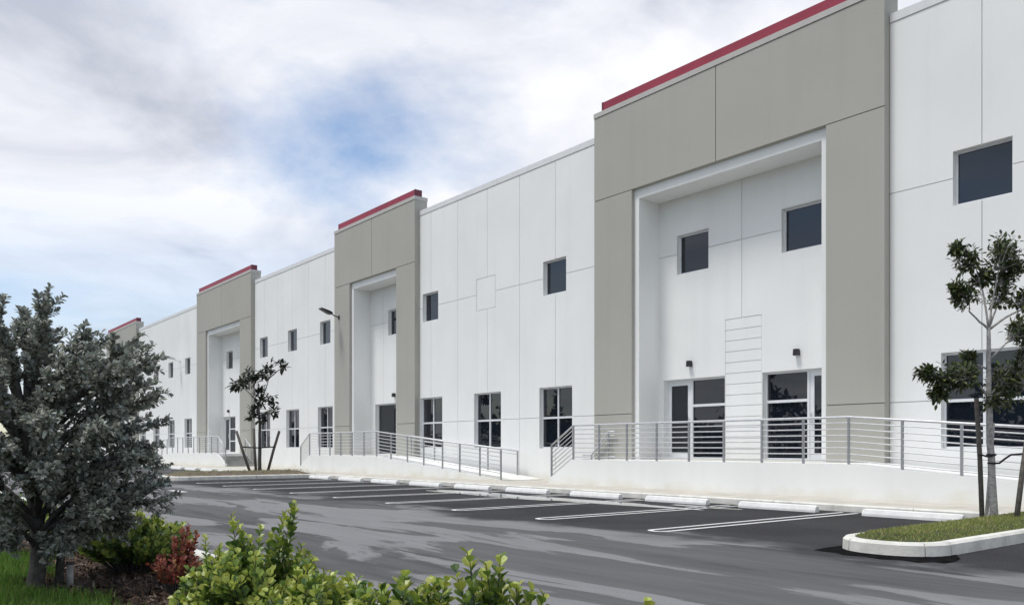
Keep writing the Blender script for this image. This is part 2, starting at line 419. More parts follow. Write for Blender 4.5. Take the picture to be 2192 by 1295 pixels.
def white_section(x0, x1, lows, ups, knock=()):
    holes = [(c - LW[2] / 2, c + LW[2] / 2, LW[0], LW[1]) for c in lows] + [(c - UW[2] / 2, c + UW[2] / 2, UW[0], UW[1]) for c in ups]
    mids = [(a + b) / 2 for a, b in zip(sorted(lows)[:-1], sorted(lows)[1:])]
    ex = [(c - .64, c + .64, UW[0] - .02, UW[1] + .02) for c in knock]
    split_wall(x0, x1, ZS, ZT, list(lows) + mids, [2.39, 7.47], holes, YW, WHITE, 'wall_panel', extra=ex)
    for c in knock:
        panel(c - .62, c + .62, UW[0], UW[1], YW + .004, .026).build('knockout_panel', WHITE, bld)
    n = max(1, round((x1 - x0) / 6))
    for k in range(n):
        a = x0 + (x1 - x0) * k / n; b = x0 + (x1 - x0) * (k + 1) / n
        MB().box(a + (.006 if k else 0), b - (.006 if k < n - 1 else 0), YW - .02, YW + .42, ZT + .008, ZTOP).build('coping', CAPW, bld)
    for c in lows: window(c, *LW, YW + .03)
    for c in ups: window(c, *UW, YW + .03, grid=False)

white_section(-10.05, 14.0, [-7.95, -3.8, .4, 4.6, 8.8], [-7.95, -3.8, .4, 4.6, 8.8])
white_section(-31.5, -20.10, [-30.57, -26.45, -22.35], [-30.62, -22.40], knock=[-26.55])
white_section(-50.97, -39.39, [-49.4, -45.2, -40.98], [-49.5, -45.23, -40.98])
white_section(-78.18, -61.53, [-76.9, -72.75, -68.6, -64.3], [-72.75, -68.7, -64.4])
white_section(-118.0, -89.16, [-112, -107.8, -103.6, -99.4, -95.2, -91.0], [-107.8, -99.4, -91.0])

def storefront(x0, x1, z0, z1, y, door, transoms):
    """aluminium shop-front: a glazed door leaf at one end, a fixed light with transoms at the other"""
    yf = y + .12; mb = MB(); fw = .055; dw = .98
    bar_frame(mb, x0 + .002, x1 - .002, z0 + .002, z1 - .002, yf, yf + .1, fw)
    xm = x0 + fw + dw if door == 'left' else x1 - fw - dw
    mb.box(xm - .035, xm + .035, yf + .003, yf + .097, z0 + fw, z1 - fw)
    fx0, fx1 = (xm + .035, x1 - fw) if door == 'left' else (x0 + fw, xm - .035)
    for t in transoms: mb.box(fx0, fx1, yf + .005, yf + .095, t - .04, t + .04)
    o = mb.build('storefront', ALU, bld)
    lv = [z0 + fw] + list(transoms) + [z1 - fw]
    for k in range(len(lv) - 1):
        pane(fx0 - .004, fx1 + .004, lv[k] + (.036 if k else -.004), lv[k + 1] - (.036 if k < len(lv) - 2 else -.004), yf + .055, o)
    dx0, dx1 = (x0 + fw, xm - .035) if door == 'left' else (xm + .035, x1 - fw)
    db = MB(); st = .13; dx0 += .004; dx1 -= .004
    bar_frame(db, dx0, dx1, z0 + fw + .004, z1 - fw - .004, yf + .02, yf + .07, st)
    d = db.build('door', ALU, bld)
    pane(dx0 + st - .004, dx1 - st + .004, z0 + fw + st, z1 - fw - st, yf + .04, d)
    hx = dx1 - .065 if door == 'left' else dx0 + .065
    hb = MB(); hb.tube([(hx, yf - .04, z0 + 1.0), (hx, yf - .04, z0 + 1.32)], .014)
    hb.tube([(hx, yf - .04, z0 + 1.05), (hx, yf + .021, z0 + 1.05)], .01); hb.tube([(hx, yf - .04, z0 + 1.27), (hx, yf + .021, z0 + 1.27)], .01)
    hb.build('handle', STEEL, d)

def portal(x0, x1, ox0, ox1, back):
    """taupe projecting portal with a white-lined recessed porch; back = dict of what the porch wall carries"""
    zo = 9.56; zc = 12.34; ztop = 12.5; gap = .026
    xm = (x0 + x1) / 2
    hole = (ox0, ox1, 0, zo)
    for a, b in ((x0, ox0), (ox1, x1)):
        panel(a, b, ZS, 2.38 - gap / 2, YP, .03).build('portal_panel', TAUPE, bld)
        panel(a, b, 2.38 + gap / 2, zo - gap / 2, YP, .03).build('portal_panel', TAUPE, bld)
    panel(x0, xm - gap / 2, zo + gap / 2, zc - gap / 2, YP, .03, [(ox0, ox1, 0, zo + gap / 2)]).build('portal_panel', TAUPE, bld)
    panel(xm + gap / 2, x1, zo + gap / 2, zc - gap / 2, YP, .03).build('portal_panel', TAUPE, bld)
    panel(x0, x1, ZS, zc, YP + .031, DEEP, [hole], back=True).build('portal_core', TAUPE, bld)
    MB().box(x0 - .015, x1 + .015, YP - .02, YP + .031 + DEEP + .02, zc + .003, ztop).build('coping', CAPT, bld)
    rb = MB().box(x0 + .32, x1 - .2, YP + .10, YP + .46, ztop + .002, ztop + .33).build('red_coping', RED, bld)
    MB().box(x1 - .199, x1 - .14, YP + .09, YP + .47, ztop + .002, ztop + .34).build('coping_end', REDC, rb)
    MB().box(x0 + .26, x0 + .319, YP + .09, YP + .47, ztop + .002, ztop + .34).build('coping_end', REDC, rb)
    # white lining of the porch
    fr = panel(ox0 + .002, ox1 - .002, ZS, zo - .002, YP + .13, YB - YP - .13, [(ox0 + .20, ox1 - .20, 0, zo - .30)], outer=False)
    fr.build('porch_lining', WHITE, bld)
    # porch back wall
    bx0, bx1 = ox0 + .2, ox1 - .2; bz1 = zo - .30
    holes = [(c - UW[2] / 2, c + UW[2] / 2, UW[0] - .03, UW[1] - .03) for c in back['up']] + [(a, b, ZF + .02, 3.47) for a, b, d in back['sf']]
    vx = [back['joint']]; boards = back.get('boards'); ex = [boards + (ZF, 5.16)] if boards else []
    split_wall(bx0 - .3, bx1 + .3, ZS, bz1 + .4, vx, [7.47], holes, YB, WHITE, 'porch_wall_panel', gap=.02, extra=ex)
    if boards:
        a, b = boards; n = 13; hgt = (5.15 - ZF) / n
        for k in range(n):
            panel(a + .008, b - .008, ZF + hgt * k + .009, ZF + hgt * (k + 1) - .009, YB + .004, .027).build('wall_board', WHITE, bld)
    for c in back['up']: window(c, UW[0] - .03, UW[1] - .03, UW[2], YB + .03, grid=False)
    for a, b, d in back['sf']: storefront(a, b, ZF + .02, 3.47, YB + .03, d, back['tr'])
    MB().box(bx0 + .002, bx1 - .002, YP + .03, YB - .002, ZS + .002, ZF).build('porch_floor', CONC, bld)

portal(-20.09, -10.06, -18.38, -11.60, dict(up=[-16.82, -13.0], sf=[(-18.0, -15.58, 'left'), (-14.26, -11.84, 'right')], tr=[2.62], joint=-14.97, boards=(-15.57, -14.28)))
portal(-39.38, -31.51, -37.72, -33.12, dict(up=[-35.13], sf=[(-37.05, -34.2, 'right')], tr=[], joint=-36.2))
portal(-61.52, -50.98, -59.57, -52.91, dict(up=[-57.85, -54.6], sf=[(-59.25, -56.7, 'left'), (-55.6, -53.2, 'right')], tr=[1.75, 2.6], joint=-56.2))
portal(-89.15, -78.19, -87.2, -80.2, dict(up=[-85.4, -82.0], sf=[(-86.9, -84.4, 'left'), (-83.2, -80.8, 'right')], tr=[2.6], joint=-83.8))
MB().box(-117.9, 13.9, YW + .7, 62, 10.6, 10.75).build('roof', ROOF, bld)
MB().box(-117.9, 13.9, 61.6, 62, ZS, 10.6).build('rear_wall', WHITE, bld)
MB().box(-118.0, -117.7, YW + .34, 61.6, ZS, ZTOP).build('end_wall', WHITE, bld)
MB().box(13.7, 14.0, YW + .34, 61.6, ZS, ZTOP).build('end_wall', WHITE, bld)
MB().box(-117.6, 13.6, YB + .6, YB + .65, ZS, 10.6).build('inner_wall', mat('dark_interior', (.05, .05, .05), .9), bld)

# ------------------------------------------------------------------ wall lamps
def wall_lamp(x, z, y, label):
    t = thing('wall_lamp', (x, y, z), label, 'lamp', 'small lamps above the entrance doors')
    MB().box(x - .05, x + .05, y - .02, y - .001, z - .08, z + .08).build('back_plate', BLACK, t)
    MB().prism([(x - .075, z - .09), (x + .075, z - .09), (x + .065, z + .09), (x - .065, z + .09)], y - .15, y - .02).build('housing', BLACK, t)
    MB().box(x - .05, x + .05, y - .13, y - .04, z - .098, z - .0905).build('lens', LAMPM, t)
wall_lamp(-16.88, 3.93, YB, 'small black wall lamp above the porch door nearest the outdoor stair')
wall_lamp(-13.10, 3.95, YB, 'small black wall lamp above the porch door nearest the ramp')
wall_lamp(-35.1, 3.85, YB, 'small black wall lamp in the narrow taupe portal')
wall_lamp(-57.9, 3.85, YB, 'small dark wall lamp in the far wide portal by the grey steps')
def flood(x, z, y, label, m):
    t = thing('flood_lamp', (x, y, z), label, 'flood lamp', 'flood lamps on arms')
    MB().box(x - .07, x + .07, y - .03, y - .001, z - .1, z + .1).build('wall_plate', m, t)
    MB().tube([(x, y - .02, z), (x, y - .25, z + .06), (x, y - .48, z + .17)], .03).build('arm', m, t)
    h = MB()
    c0 = Vector((x, y - .44, z + .15)); c1 = Vector((x, y - 1.05, z + .36)); d = (c1 - c0).normalized(); n = Vector((0, -d.z, d.y)) * -1
    n = d.cross(Vector((1, 0, 0))).normalized()
    i = len(h.v); w = .17
    for c, tk in ((c0, .045), (c0 + d * .15, .07), (c1, .03)):
        for sx, sn in ((-1, -1), (1, -1), (1, 1), (-1, 1)): h.v.append(tuple(c + Vector((sx * w, 0, 0)) + n * tk * sn))
    for k in range(2):
        for q in range(4): h.f.append((k * 4 + q, k * 4 + (q + 1) % 4, k * 4 + 4 + (q + 1) % 4, k * 4 + 4 + q))
    h.f.append((3, 2, 1, 0)); h.f.append((8, 9, 10, 11))
    h.build('head', m, t)
flood(-38.85, 7.98, YP, 'black flood lamp on an arm fixed to the narrow taupe portal', BLACK)
flood(-66.2, 7.95, YW, 'pale flood lamp on an arm between two small upper windows', ALU)

# ------------------------------------------------------------------ entrance landings, stairs, ramps and their railings
def landing(xs, xe, ramp_end, stair_end, label):
    """xs..xe level part; ramp from one end towards ramp_end, steps at the other towards stair_end"""
    lo, hi = min(xs, xe), max(xs, xe)
    t = thing('entrance_landing', ((lo + hi) / 2, YR, ZS), label, 'landing', 'raised entrance landings')
    MB().box(lo, hi, YR, YP - .012, ZS + .001, ZF).build('platform', WHITE, t)
    rx = hi if ramp_end > hi else lo
    prof = [(rx, ZS + .001), (ramp_end, ZS + .001), (ramp_end, ZS + .02), (rx, ZF)]
    if ramp_end < rx: prof = prof[::-1]
    MB().prism(prof, YR, YP - .012).build('ramp', WHITE, t)
    sx = lo if stair_end < lo else hi; n = 4; run = (stair_end - sx) / n; rise = (ZF - ZS) / (n + 1)
    for k in range(n):
        a = sx + run * k; b = sx + run * (k + 1); z1 = ZF - rise * (k + 1)
        MB().box(min(a, b), max(a, b), YR + .125, YP - .013, ZS + .001, z1).build('step', STEPM, t)
    ck = [(sx, ZS + .001), (sx, ZF), (stair_end, ZS + .16), (stair_end, ZS + .001)]
    if stair_end > sx: ck = ck[::-1]
    MB().prism(ck, YR, YR + .12).build('stair_cheek', WHITE, t)
    return t
def railing(base, y, posts, label, loc, hgt=1.07, nmid=7, ends=True, name='railing', group='steel railings of the landings'):
    """base: polyline (x,z) of the edge it stands on; posts: list of x"""
    t = thing(name, (loc[0], y, loc[1]), label, 'railing', group)
    def zb(x):
        for (a, za), (b, zb_) in zip(base[:-1], base[1:]):
            if min(a, b) - 1e-6 <= x <= max(a, b) + 1e-6: return za + (zb_ - za) * (x - a) / (b - a)
        return base[-1][1]
    for x in posts:
        MB().box(x - .024, x + .024, y - .024, y + .024, zb(x) + .001, zb(x) + hgt - .02).build('post', POSTM, t)
    pts = base
    MB().tube([(x, y, z + hgt) for x, z in pts], .029, 8).build('top_rail', STEEL, t, True)
    for k in range(nmid):
        f = .09 + (hgt - .22) * k / (nmid - 1)
        MB().tube([(x, y, z + f) for x, z in pts], .0155, 6).build('rail', STEEL, t, True)
    return t

# near entrance: stair at the left end, ramp running down to the right
landing(-19.1, -9.93, -.6, -20.24, 'white entrance landing with stair and ramp before the widest porch')
pa = [-19.12 + 1.148 * k for k in range(9)]
ramp_a = lambda x: ZF + (ZS + .02 - ZF) * (x + 9.93) / (-.6 + 9.93)
railing([(-20.16, ZS + .16), (-19.12, ZF), (-9.93, ZF), (-.8, ramp_a(-.8))], YR + .05, [-20.16] + pa + [-9.93 + 1.22 * k for k in range(1, 8)],
        'long steel railing with horizontal bars along the landing of the widest porch', (-12, ZF))
railing([(-20.5, ZS), (-20.1, ZS), (-19.3, ZF), (-19.0, ZF)], YP - .12, [-20.1, -19.3], 'short stair handrail fixed close to the wall beside the widest portal', (-19.7, ZS), hgt=.9, nmid=2, name='stair_handrail', group='stair handrails')
# middle entrance
landing(-38.35, -31.63, -22.75, -39.45, 'white entrance landing with stair and ramp at the narrow portal')
ramp_b = lambda x: ZF + (ZS + .02 - ZF) * (x + 31.63) / (-22.75 + 31.63)
railing([(-39.4, ZS + .14), (-38.35, ZF), (-31.63, ZF), (-22.84, ramp_b(-22.84))], YR + .05, [-39.4] + [-38.35 + 1.12 * k for k in range(7)] + [-30.4, -29.08, -27.84, -26.5, -25.35, -24.08, -22.84],
        'steel railing running down the ramp from the narrow portal', (-30, ZF))
railing([(-31.63, ZF), (-24.0, ramp_b(-24.0))], YP - .13, [-31.6, -29.7, -27.8, -25.9, -24.05], 'low wall-side handrail along the ramp of the narrow portal', (-28, ZF), hgt=.9, nmid=2, name='ramp_handrail', group='ramp handrails')
# far entrance: mirrored, stair to the right
landing(-51.6, -61.0, -70.2, -50.2, 'far white landing with grey steps descending beside the staked tree')
ramp_c = lambda x: ZF + (ZS + .02 - ZF) * (x + 61.0) / (-70.2 + 61.0)
railing([(-50.25, ZS + .1), (-51.6, ZF), (-61.0, ZF), (-70.0, ramp_c(-70.0))], YR + .05, [-50.25] + [-51.6 - 1.17 * k for k in range(9)] + [-62.3 - 1.25 * k for k in range(7)],
        'far steel railing above the landing with grey steps', (-58, ZF))
railing([(-50.3, ZS + .1), (-51.6, ZF)], YP - .13, [-50.3, -51.6], 'short sloping handrail at the wall side of the grey steps', (-51, ZF), hgt=.95, nmid=2, name='stair_handrail', group='stair handrails')
landing(-79.5, -88.0, -97.2, -78.3, 'farthest white landing behind the silvery tree')

# ------------------------------------------------------------------ foliage builders
def leaf_pts(p, d, n, ln, wd, fold=.25, kind='oval'):
    """leaf as two folded halves: positions of 8 vertices and 4 faces"""
    d = d.normalized(); n = (n - n.dot(d) * d); n = n.normalized() if n.length > 1e-5 else d.orthogonal().normalized(); s = d.cross(n)
    if kind == 'oval': k = ((.0, .0), (.38, .82), (.74, .95), (1., .0))
    else: k = ((.0, .0), (.30, .9), (.65, .75), (1., .0))
    a = p; t = p + d * ln - n * ln * .08
    m1 = p + d * ln * k[1][0]; m2 = p + d * ln * k[2][0] - n * ln * .03
    h = wd / 2
    L1 = m1 + s * h * k[1][1] + n * h * fold; R1 = m1 - s * h * k[1][1] + n * h * fold
    L2 = m2 + s * h * k[2][1] + n * h * fold; R2 = m2 - s * h * k[2][1] + n * h * fold
    return [a, m1, m2, t, L1, L2, R1, R2], [(0, 1, 4), (1, 2, 5, 4), (2, 3, 5), (0, 6, 1), (1, 6, 7, 2), (2, 7, 3)]
def add_leaf(mb, p, d, n, ln, wd, col, fold=.25, kind='oval'):
    v, f = leaf_pts(p, d, n, ln, wd, fold, kind); i = len(mb.v)
    mb.v += [tuple(q) for q in v]; mb.c += [col] * 8
    mb.f += [tuple(i + k for k in q) for q in f]
def add_blade(mb, p, d, n, ln, wd, col):
    d = d.normalized(); n = (n - n.dot(d) * d).normalized(); s = d.cross(n) * wd / 2; i = len(mb.v)
    m = p + d * ln * .5 + n * ln * .03
    mb.v += [tuple(p - s), tuple(p + s), tuple(m + s * .8), tuple(m - s * .8), tuple(p + d * ln + n * ln * .14)]; mb.c += [col] * 5
    mb.f += [(i, i + 1, i + 2, i + 3), (i + 3, i + 2, i + 4)]
def rvec(r=random):
    while True:
        v = Vector((r.uniform(-1, 1), r.uniform(-1, 1), r.uniform(-1, 1)))
        if .05 < v.length < 1: return v.normalized()
def vary(c, a, r=random):
    k = 1 + r.uniform(-a, a); return (c[0] * k * (1 + r.uniform(-a, a) * .3), c[1] * k, c[2] * k * (1 + r.uniform(-a, a) * .3))
def bez(p0, p1, p2, n):
    return [p0 * (1 - t) ** 2 + p1 * 2 * t * (1 - t) + p2 * t * t for t in (k / n for k in range(n + 1))]

# ------------------------------------------------------------------ planting islands
def island(x0, x1, y0, y1, zt, mound, label, glabel, blades, blen, seed, sm=LAWNM):
    """kerbed island with a rounded nose at y0, running back to the pavement kerb"""
    w = .15; r = (x1 - x0) / 2; xc = (x0 + x1) / 2; out = []; K = 14
    r2 = min(r, .62)
    out.append((x0, y1)); 
    for k in range(K + 1):
        a = math.pi + math.pi / 2 * k / K; out.append((x0 + r2 + r2 * math.cos(a), y0 + r2 + r2 * math.sin(a)))
    for k in range(K + 1):
        a = 1.5 * math.pi + math.pi / 2 * k / K; out.append((x1 - r2 + r2 * math.cos(a), y0 + r2 + r2 * math.sin(a)))
    out.append((x1, y1))
    inn = []
    for (x, y) in out:
        vx, vy = xc - x, 0
        if y < y0 + r2:
            ccx = x0 + r2 if x < xc else x1 - r2; vx, vy = ccx - x, y0 + r2 - y
            if abs(vx) < 1e-9 and abs(vy) < 1e-9: vy = 1
        l = math.hypot(vx, vy); inn.append((x + vx / l * w, y + vy / l * w))
    base = MB(); i = 0
    # mounded soil
    cxp = [(xc, y0 + (y1 - y0) * t) for t in (.22, .5, .8)]
    n = len(inn)
    base.v += [(x, y, zt - .03) for x, y in inn] + [(xc + (x - xc) * .5, y + ((y0 + y1) / 2 - y) * .18, zt + mound) for x, y in inn]
    for k in range(n - 1): base.f.append((k, k + 1, n + k + 1, n + k))
    base.f.append(tuple(n + k for k in range(n)))
    base.f.append((n - 1, 0, n, 2 * n - 1))
    soil = base.build('planting_island', sm); tag(soil, label, 'planting island', kind='structure')
    # kerb stones: cut the outline into pieces
    cuts = [0, 1, 9, 17, 25, n - 2, n - 1]; cuts = [0, 1, 1 + K // 2 + 2, n - 2 - K // 2 + 1, n - 2, n - 1]
    def stone(o_, i_):
        m_ = MB(); k = len(o_)
        ch = .03
        rings = [[(x, y, -.02) for x, y in o_], [(x + (u - x) * .06, y + (v - y) * .06, zt - ch) for (x, y), (u, v) in zip(o_, i_)],
                 [(x + (u - x) * .28, y + (v - y) * .28, zt) for (x, y), (u, v) in zip(o_, i_)], [(u, v, zt) for u, v in i_], [(u, v, -.02) for u, v in i_]]
        for q in rings: m_.v += q
        for q in range(4):
            for j in range(k - 1): m_.f.append((q * k + j, q * k + j + 1, (q + 1) * k + j + 1, (q + 1) * k + j))
        m_.f.append(tuple(q * k for q in range(5))); m_.f.append(tuple(q * k + k - 1 for q in reversed(range(5))))
        m_.build('kerb_stone', KERB, soil)
    def sub(a, b):
        seg_o, seg_i = out[a:b + 1], inn[a:b + 1]
        def sh(l):
            l = [Vector(p) for p in l]; l[0] = l[0] + (l[1] - l[0]).normalized() * .007; l[-1] = l[-1] + (l[-2] - l[-1]).normalized() * .007; return [tuple(p) for p in l]
        stone(sh(seg_o), sh(seg_i))
    for a, b in zip(cuts[:-1], cuts[1:]):
        if (a, b) in ((0, 1), (n - 2, n - 1)):        # long straight sides: two stones each
            for t0, t1 in ((0, .5), (.5, 1)):
                lo = [tuple(Vector(out[a]).lerp(Vector(out[b]), t)) for t in (t0, t1)]; li = [tuple(Vector(inn[a]).lerp(Vector(inn[b]), t)) for t in (t0, t1)]
                d = (Vector(lo[1]) - Vector(lo[0])).normalized() * .007
                lo = [tuple(Vector(lo[0]) + d), tuple(Vector(lo[1]) - d)]; li = [tuple(Vector(li[0]) + d), tuple(Vector(li[1]) - d)]
                stone(lo, li)
        else: sub(a, b)
    rnd = random.Random(seed); gm = MB()
    def inside(x, y): 
        if y < y0 + r2 + .0:
            cc = x0 + r2 if x < x0 + r2 else (x1 - r2 if x > x1 - r2 else x)
            return math.hypot(x - cc, y - y0 - r2) < r2 - w - .015
        return x0 + w + .015 < x < x1 - w - .015
    c = 0
    while c < blades:
        x = rnd.uniform(x0, x1); y = rnd.uniform(y0 + w, y1 - .05)
        if not inside(x, y): continue
        e = min(x - x0 - w, x1 - w - x, y - y0 - w); z = zt - .035 + min(1, e / ((x1 - x0) * .2)) * (mound + .03)
        dry = rnd.random()
        col = (.27, .31, .085) if dry < .5 else ((.18, .24, .06) if dry < .75 else (.42, .36, .18))
        d = Vector((rnd.uniform(-.8, .8), rnd.uniform(-.8, .8), 1)); add_blade(gm, Vector((x, y, z)), d, rvec(rnd), blen * rnd.uniform(.5, 1.3), .008 if blen < .07 else .014, vary(col, .3, rnd)); c += 1
    tag(gm.build('grass', LEAF_G), glabel, 'grass', kind='stuff')
    return soil
island(ISL_A[0], ISL_A[1], 9.72, YK - .01, .16, .07, 'narrow kerbed island with short grass under the pale-barked sapling', 'short dry grass on the kerbed island beneath the pale-barked sapling', 15000, .045, 3)
island(ISL_B[0], ISL_B[1], 9.72, YK - .01, .16, .14, 'kerbed island with mulch and grass under the far staked sapling', 'thin grass on the far kerbed island', 1100, .07, 4, mat('island_mulch', (.13, .105, .075), .95, var=.4, vscale=6, bump=.6, bscale=25))

# ------------------------------------------------------------------ saplings and stakes
def sapling(base_px, depth, trunk, limbs, clusters, name_label, bark, leaf_cols, leaf_len, r0, r1, spread, seed, per, group=None):
    rnd = random.Random(seed)
    b = at(*base_px, depth); t = thing('sapling', b, name_label, 'tree')
    P = lambda px, py, off=0.: at(px, py, depth) + FW * off * 1.0
    tp = [P(*q) for q in trunk]; tp[0].z -= .12; n = len(tp)
    # finer trunk with slight wander
    fine = []
    for a, c in zip(tp[:-1], tp[1:]):
        for k in range(4): fine.append(a.lerp(c, k / 4) + Vector((rnd.uniform(-1, 1), rnd.uniform(-1, 1), 0)) * r0 * .10)
    fine.append(tp[-1])
    rad = [r0 * 1.25 if k == 0 else r0 + (r1 - r0) * k / (len(fine) - 1) for k in range(len(fine))]
    tr = MB(); tr.tube(fine, rad, 10); tr.build('trunk', bark, t, True)
    tips = []
    for path, off in limbs:
        pts = []
        for k, q in enumerate(path): pts.append(P(q[0], q[1], off * (k / (len(path) - 1)) ** 1.2))
        f = []
        for a, c in zip(pts[:-1], pts[1:]):
            for k in range(3): f.append(a.lerp(c, k / 3) + rvec(rnd) * r1 * .3 * (1 if k else 0))
        f.append(pts[-1]); m = MB(); m.tube(f, [r1 * .72 * (1 - .72 * k / (len(f) - 1)) for k in range(len(f))], 6); m.build('branch', bark, t, True)
    cr_ = MB(); tw = MB()
    for (px, py, rp, off, src) in clusters:
        c = P(px, py, off); R = rp / FPX * depth; s0 = P(src[0], src[1], off * .8)
        nt_ = max(5, int(per * .16))
        for k in range(nt_):
            e_ = c + rvec(rnd) * R * rnd.uniform(.25, 1.0) * Vector((1, 1, .85)).length / 1.65
            mid = (s0 + e_) / 2 + rvec(rnd) * R * .2; pts = bez(s0, mid, e_, 4); tw.tube(pts, [r1 * .22, r1 * .18, r1 * .15, r1 * .12, r1 * .08], 4, False)
            dr = (pts[-1] - pts[-3]).normalized()
            for j in range(int(per / nt_) + 1):
                q = rnd.uniform(.45, 1.0); p = pts[min(4, int(q * 4))].lerp(pts[min(4, int(q * 4) + 1)], q * 4 % 1)
                d = (rvec(rnd) + dr * .7 + Vector((0, 0, -.25))).normalized(); ln = leaf_len * rnd.uniform(.6, 1.2)
                col = rnd.choices(leaf_cols, weights=[5, 3, 2])[0]
                add_leaf(cr_, p + d * ln * .25, d, Vector((rnd.uniform(-.6, .6), rnd.uniform(-.6, .6), 1)), ln, ln * spread, vary(col, .35, rnd), kind='lance')
    tag(tw.build('twigs', bark, t), kind='stuff'); cr_.build('crown', LEAF_T, t)
    return t
LG = [(.045, .065, .03), (.075, .10, .035), (.13, .16, .045)]
sapling((2128, 1108), 13.0, [(2128, 1108), (2122, 980), (2117, 880), (2117, 790), (2116, 702)],
    [([(2116, 704), (2095, 690), (2070, 668), (2067, 648)], -.1), ([(2116, 702), (2110, 640), (2102, 590), (2098, 560)], .15), ([(2116, 702), (2124, 640), (2128, 600), (2134, 560)], -.1),
     ([(2117, 700), (2132, 672), (2146, 648), (2158, 632)], .2), ([(2117, 706), (2150, 680), (2192, 660), (2215, 655)], -.15), ([(2114, 848), (2092, 822), (2070, 806), (2030, 812), (1985, 802)], -.2),
     ([(2118, 852), (2140, 820), (2168, 790), (2190, 775)], .15), ([(2117, 790), (2100, 780), (2086, 768)], .2), ([(2118, 770), (2150, 735), (2185, 715)], -.1)],
    [(2052, 632, 34, -.1, (2067, 650)), (2032, 620, 16, -.15, (2060, 640)), (2078, 556, 34, .15, (2098, 560)), (2060, 522, 16, .2, (2088, 548)), (2134, 545, 46, -.1, (2132, 580)), (2160, 520, 30, .1, (2138, 560)), (2178, 570, 32, .0, (2140, 580)), (2110, 590, 22, .15, (2102, 600)),
     (2160, 628, 36, .2, (2150, 645)), (2192, 630, 36, -.1, (2175, 662)), (2180, 690, 36, -.1, (2150, 735)), (2205, 700, 40, .1, (2185, 715)), (2160, 590, 28, .1, (2140, 610)),
     (2025, 815, 42, -.2, (2060, 808)), (1990, 812, 32, -.2, (2025, 812)), (1962, 800, 18, -.25, (1990, 803)), (2000, 846, 18, -.1, (2012, 815)), (2055, 805, 30, -.1, (2068, 806)), (2084, 768, 22, .2, (2088, 770)),
     (2150, 808, 40, .1, (2145, 815)), (2182, 790, 44, .15, (2170, 790)), (2205, 750, 40, 0, (2180, 785)), (2128, 852, 30, .0, (2122, 850)), (2170, 840, 36, .1, (2150, 815))],
    'pale-barked staked sapling with sparse leaf tufts on the narrow grass island', BARK, LG, .098, .062, .028, .52, 11, 215)
sapling((556, 1010), 36.4, [(556, 1010), (556, 950), (556, 905), (553, 868)],
    [([(553, 870), (545, 852), (532, 838), (522, 826)], -.3), ([(554, 868), (566, 838), (573, 812), (578, 795)], .2), ([(555, 895), (540, 888), (533, 882)], .3), ([(556, 890), (575, 884), (592, 882)], -.3), ([(562, 852), (570, 850), (577, 852)], .3), ([(574, 812), (592, 795), (604, 786)], .1)],
    [(518, 822, 17, -.3, (526, 830)), (506, 826, 9, -.3, (520, 826)), (536, 796, 12, -.1, (534, 836)), (545, 806, 8, .2, (540, 830)), (574, 790, 19, .2, (576, 800)), (558, 795, 11, .3, (572, 808)), (604, 784, 14, .1, (600, 790)), (551, 832, 9, .3, (548, 850)), (574, 852, 14, .3, (574, 850)), (533, 883, 14, .3, (536, 884)), (592, 882, 9, -.3, (588, 883)), (562, 894, 14, .0, (557, 895)), (556, 860, 9, .1, (555, 866)), (545, 875, 9, .1, (554, 880))],
    'dark-leaved sapling held by three splayed stakes on the far island', BARKD, [(.022, .03, .022), (.035, .048, .03), (.055, .068, .04)], .24, .085, .045, .46, 12, 62)

def stake(p0, p1, r, label, group, m):
    d = (p1 - p0).normalized()
    o = MB().tube([p0 - d * .15, p0.lerp(p1, .5) + rvec() * r * .3, p1], [r, r * .97, r * .94], 8).build('tree_stake', m, None, True)
    return tag(o, label, 'stake', group)
sA = [at(2102, 1106, 13.1), at(2112, 1100, 13.5), at(2176, 1112, 12.7)]; eA = [at(2090, 852, 13.15), at(2126, 905, 13.4), at(2204, 905, 12.9)]
stake(sA[0], eA[0], .040, 'dark upright stake close beside the pale-barked sapling', 'stakes of the near sapling', STAKE)
stake(sA[1], eA[1], .030, 'pale thin stake just behind the pale-barked sapling', 'stakes of the near sapling', STAKEP)
stake(sA[2], eA[2], .042, 'grey leaning stake tied to the pale-barked sapling by a long strap', 'stakes of the near sapling', STAKE)
def strap(pts, w, label):
    o = MB().tube(pts, w, 6).build('tie_strap', STRAP, None, True); return tag(o, label, 'strap', 'tie straps')
def ring(c, r, n=10): return [c + Vector((math.cos(2 * math.pi * k / n) * r, math.sin(2 * math.pi * k / n) * r, 0)) for k in range(n + 1)]
tA1 = at(2122, 973, 13.0); tA2 = at(2125, 991, 13.0)
strap([at(2095, 973, 13.06), at(2104, 974, 12.97), at(2113, 977, 12.95)] + ring(tA1, .062), .016, 'short black strap between the sapling and its dark upright stake')
strap(ring(tA2, .064) + [at(2139, 991, 12.94), at(2152, 981, 12.9), at(2164, 973, 12.85), at(2192, 971, 12.85)], .016, 'long black strap reaching from the sapling to its leaning stake')
mB = [(536, 1012, 506, 922, -.4), (548, 1010, 543, 917, .5), (573, 1010, 598, 922, .2)]
for k, (a, b, c, d, off) in enumerate(mB):
    stake(at(a, b, 36.4 + off), at(c, d, 36.4 + off * 1.4), .065, ['stake leaning away from the dark-leaved sapling towards the grey steps', 'upright stake beside the trunk of the dark-leaved sapling', 'stake of the dark-leaved sapling leaning towards the narrow portal'][k], 'stakes of the far sapling', STAKE)
strap([at(516, 956, 36.0), at(545, 958, 36.6), at(556, 958, 36.3), at(588, 956, 36.6)], .03, 'thin tie strap linking the three stakes of the dark-leaved sapling')

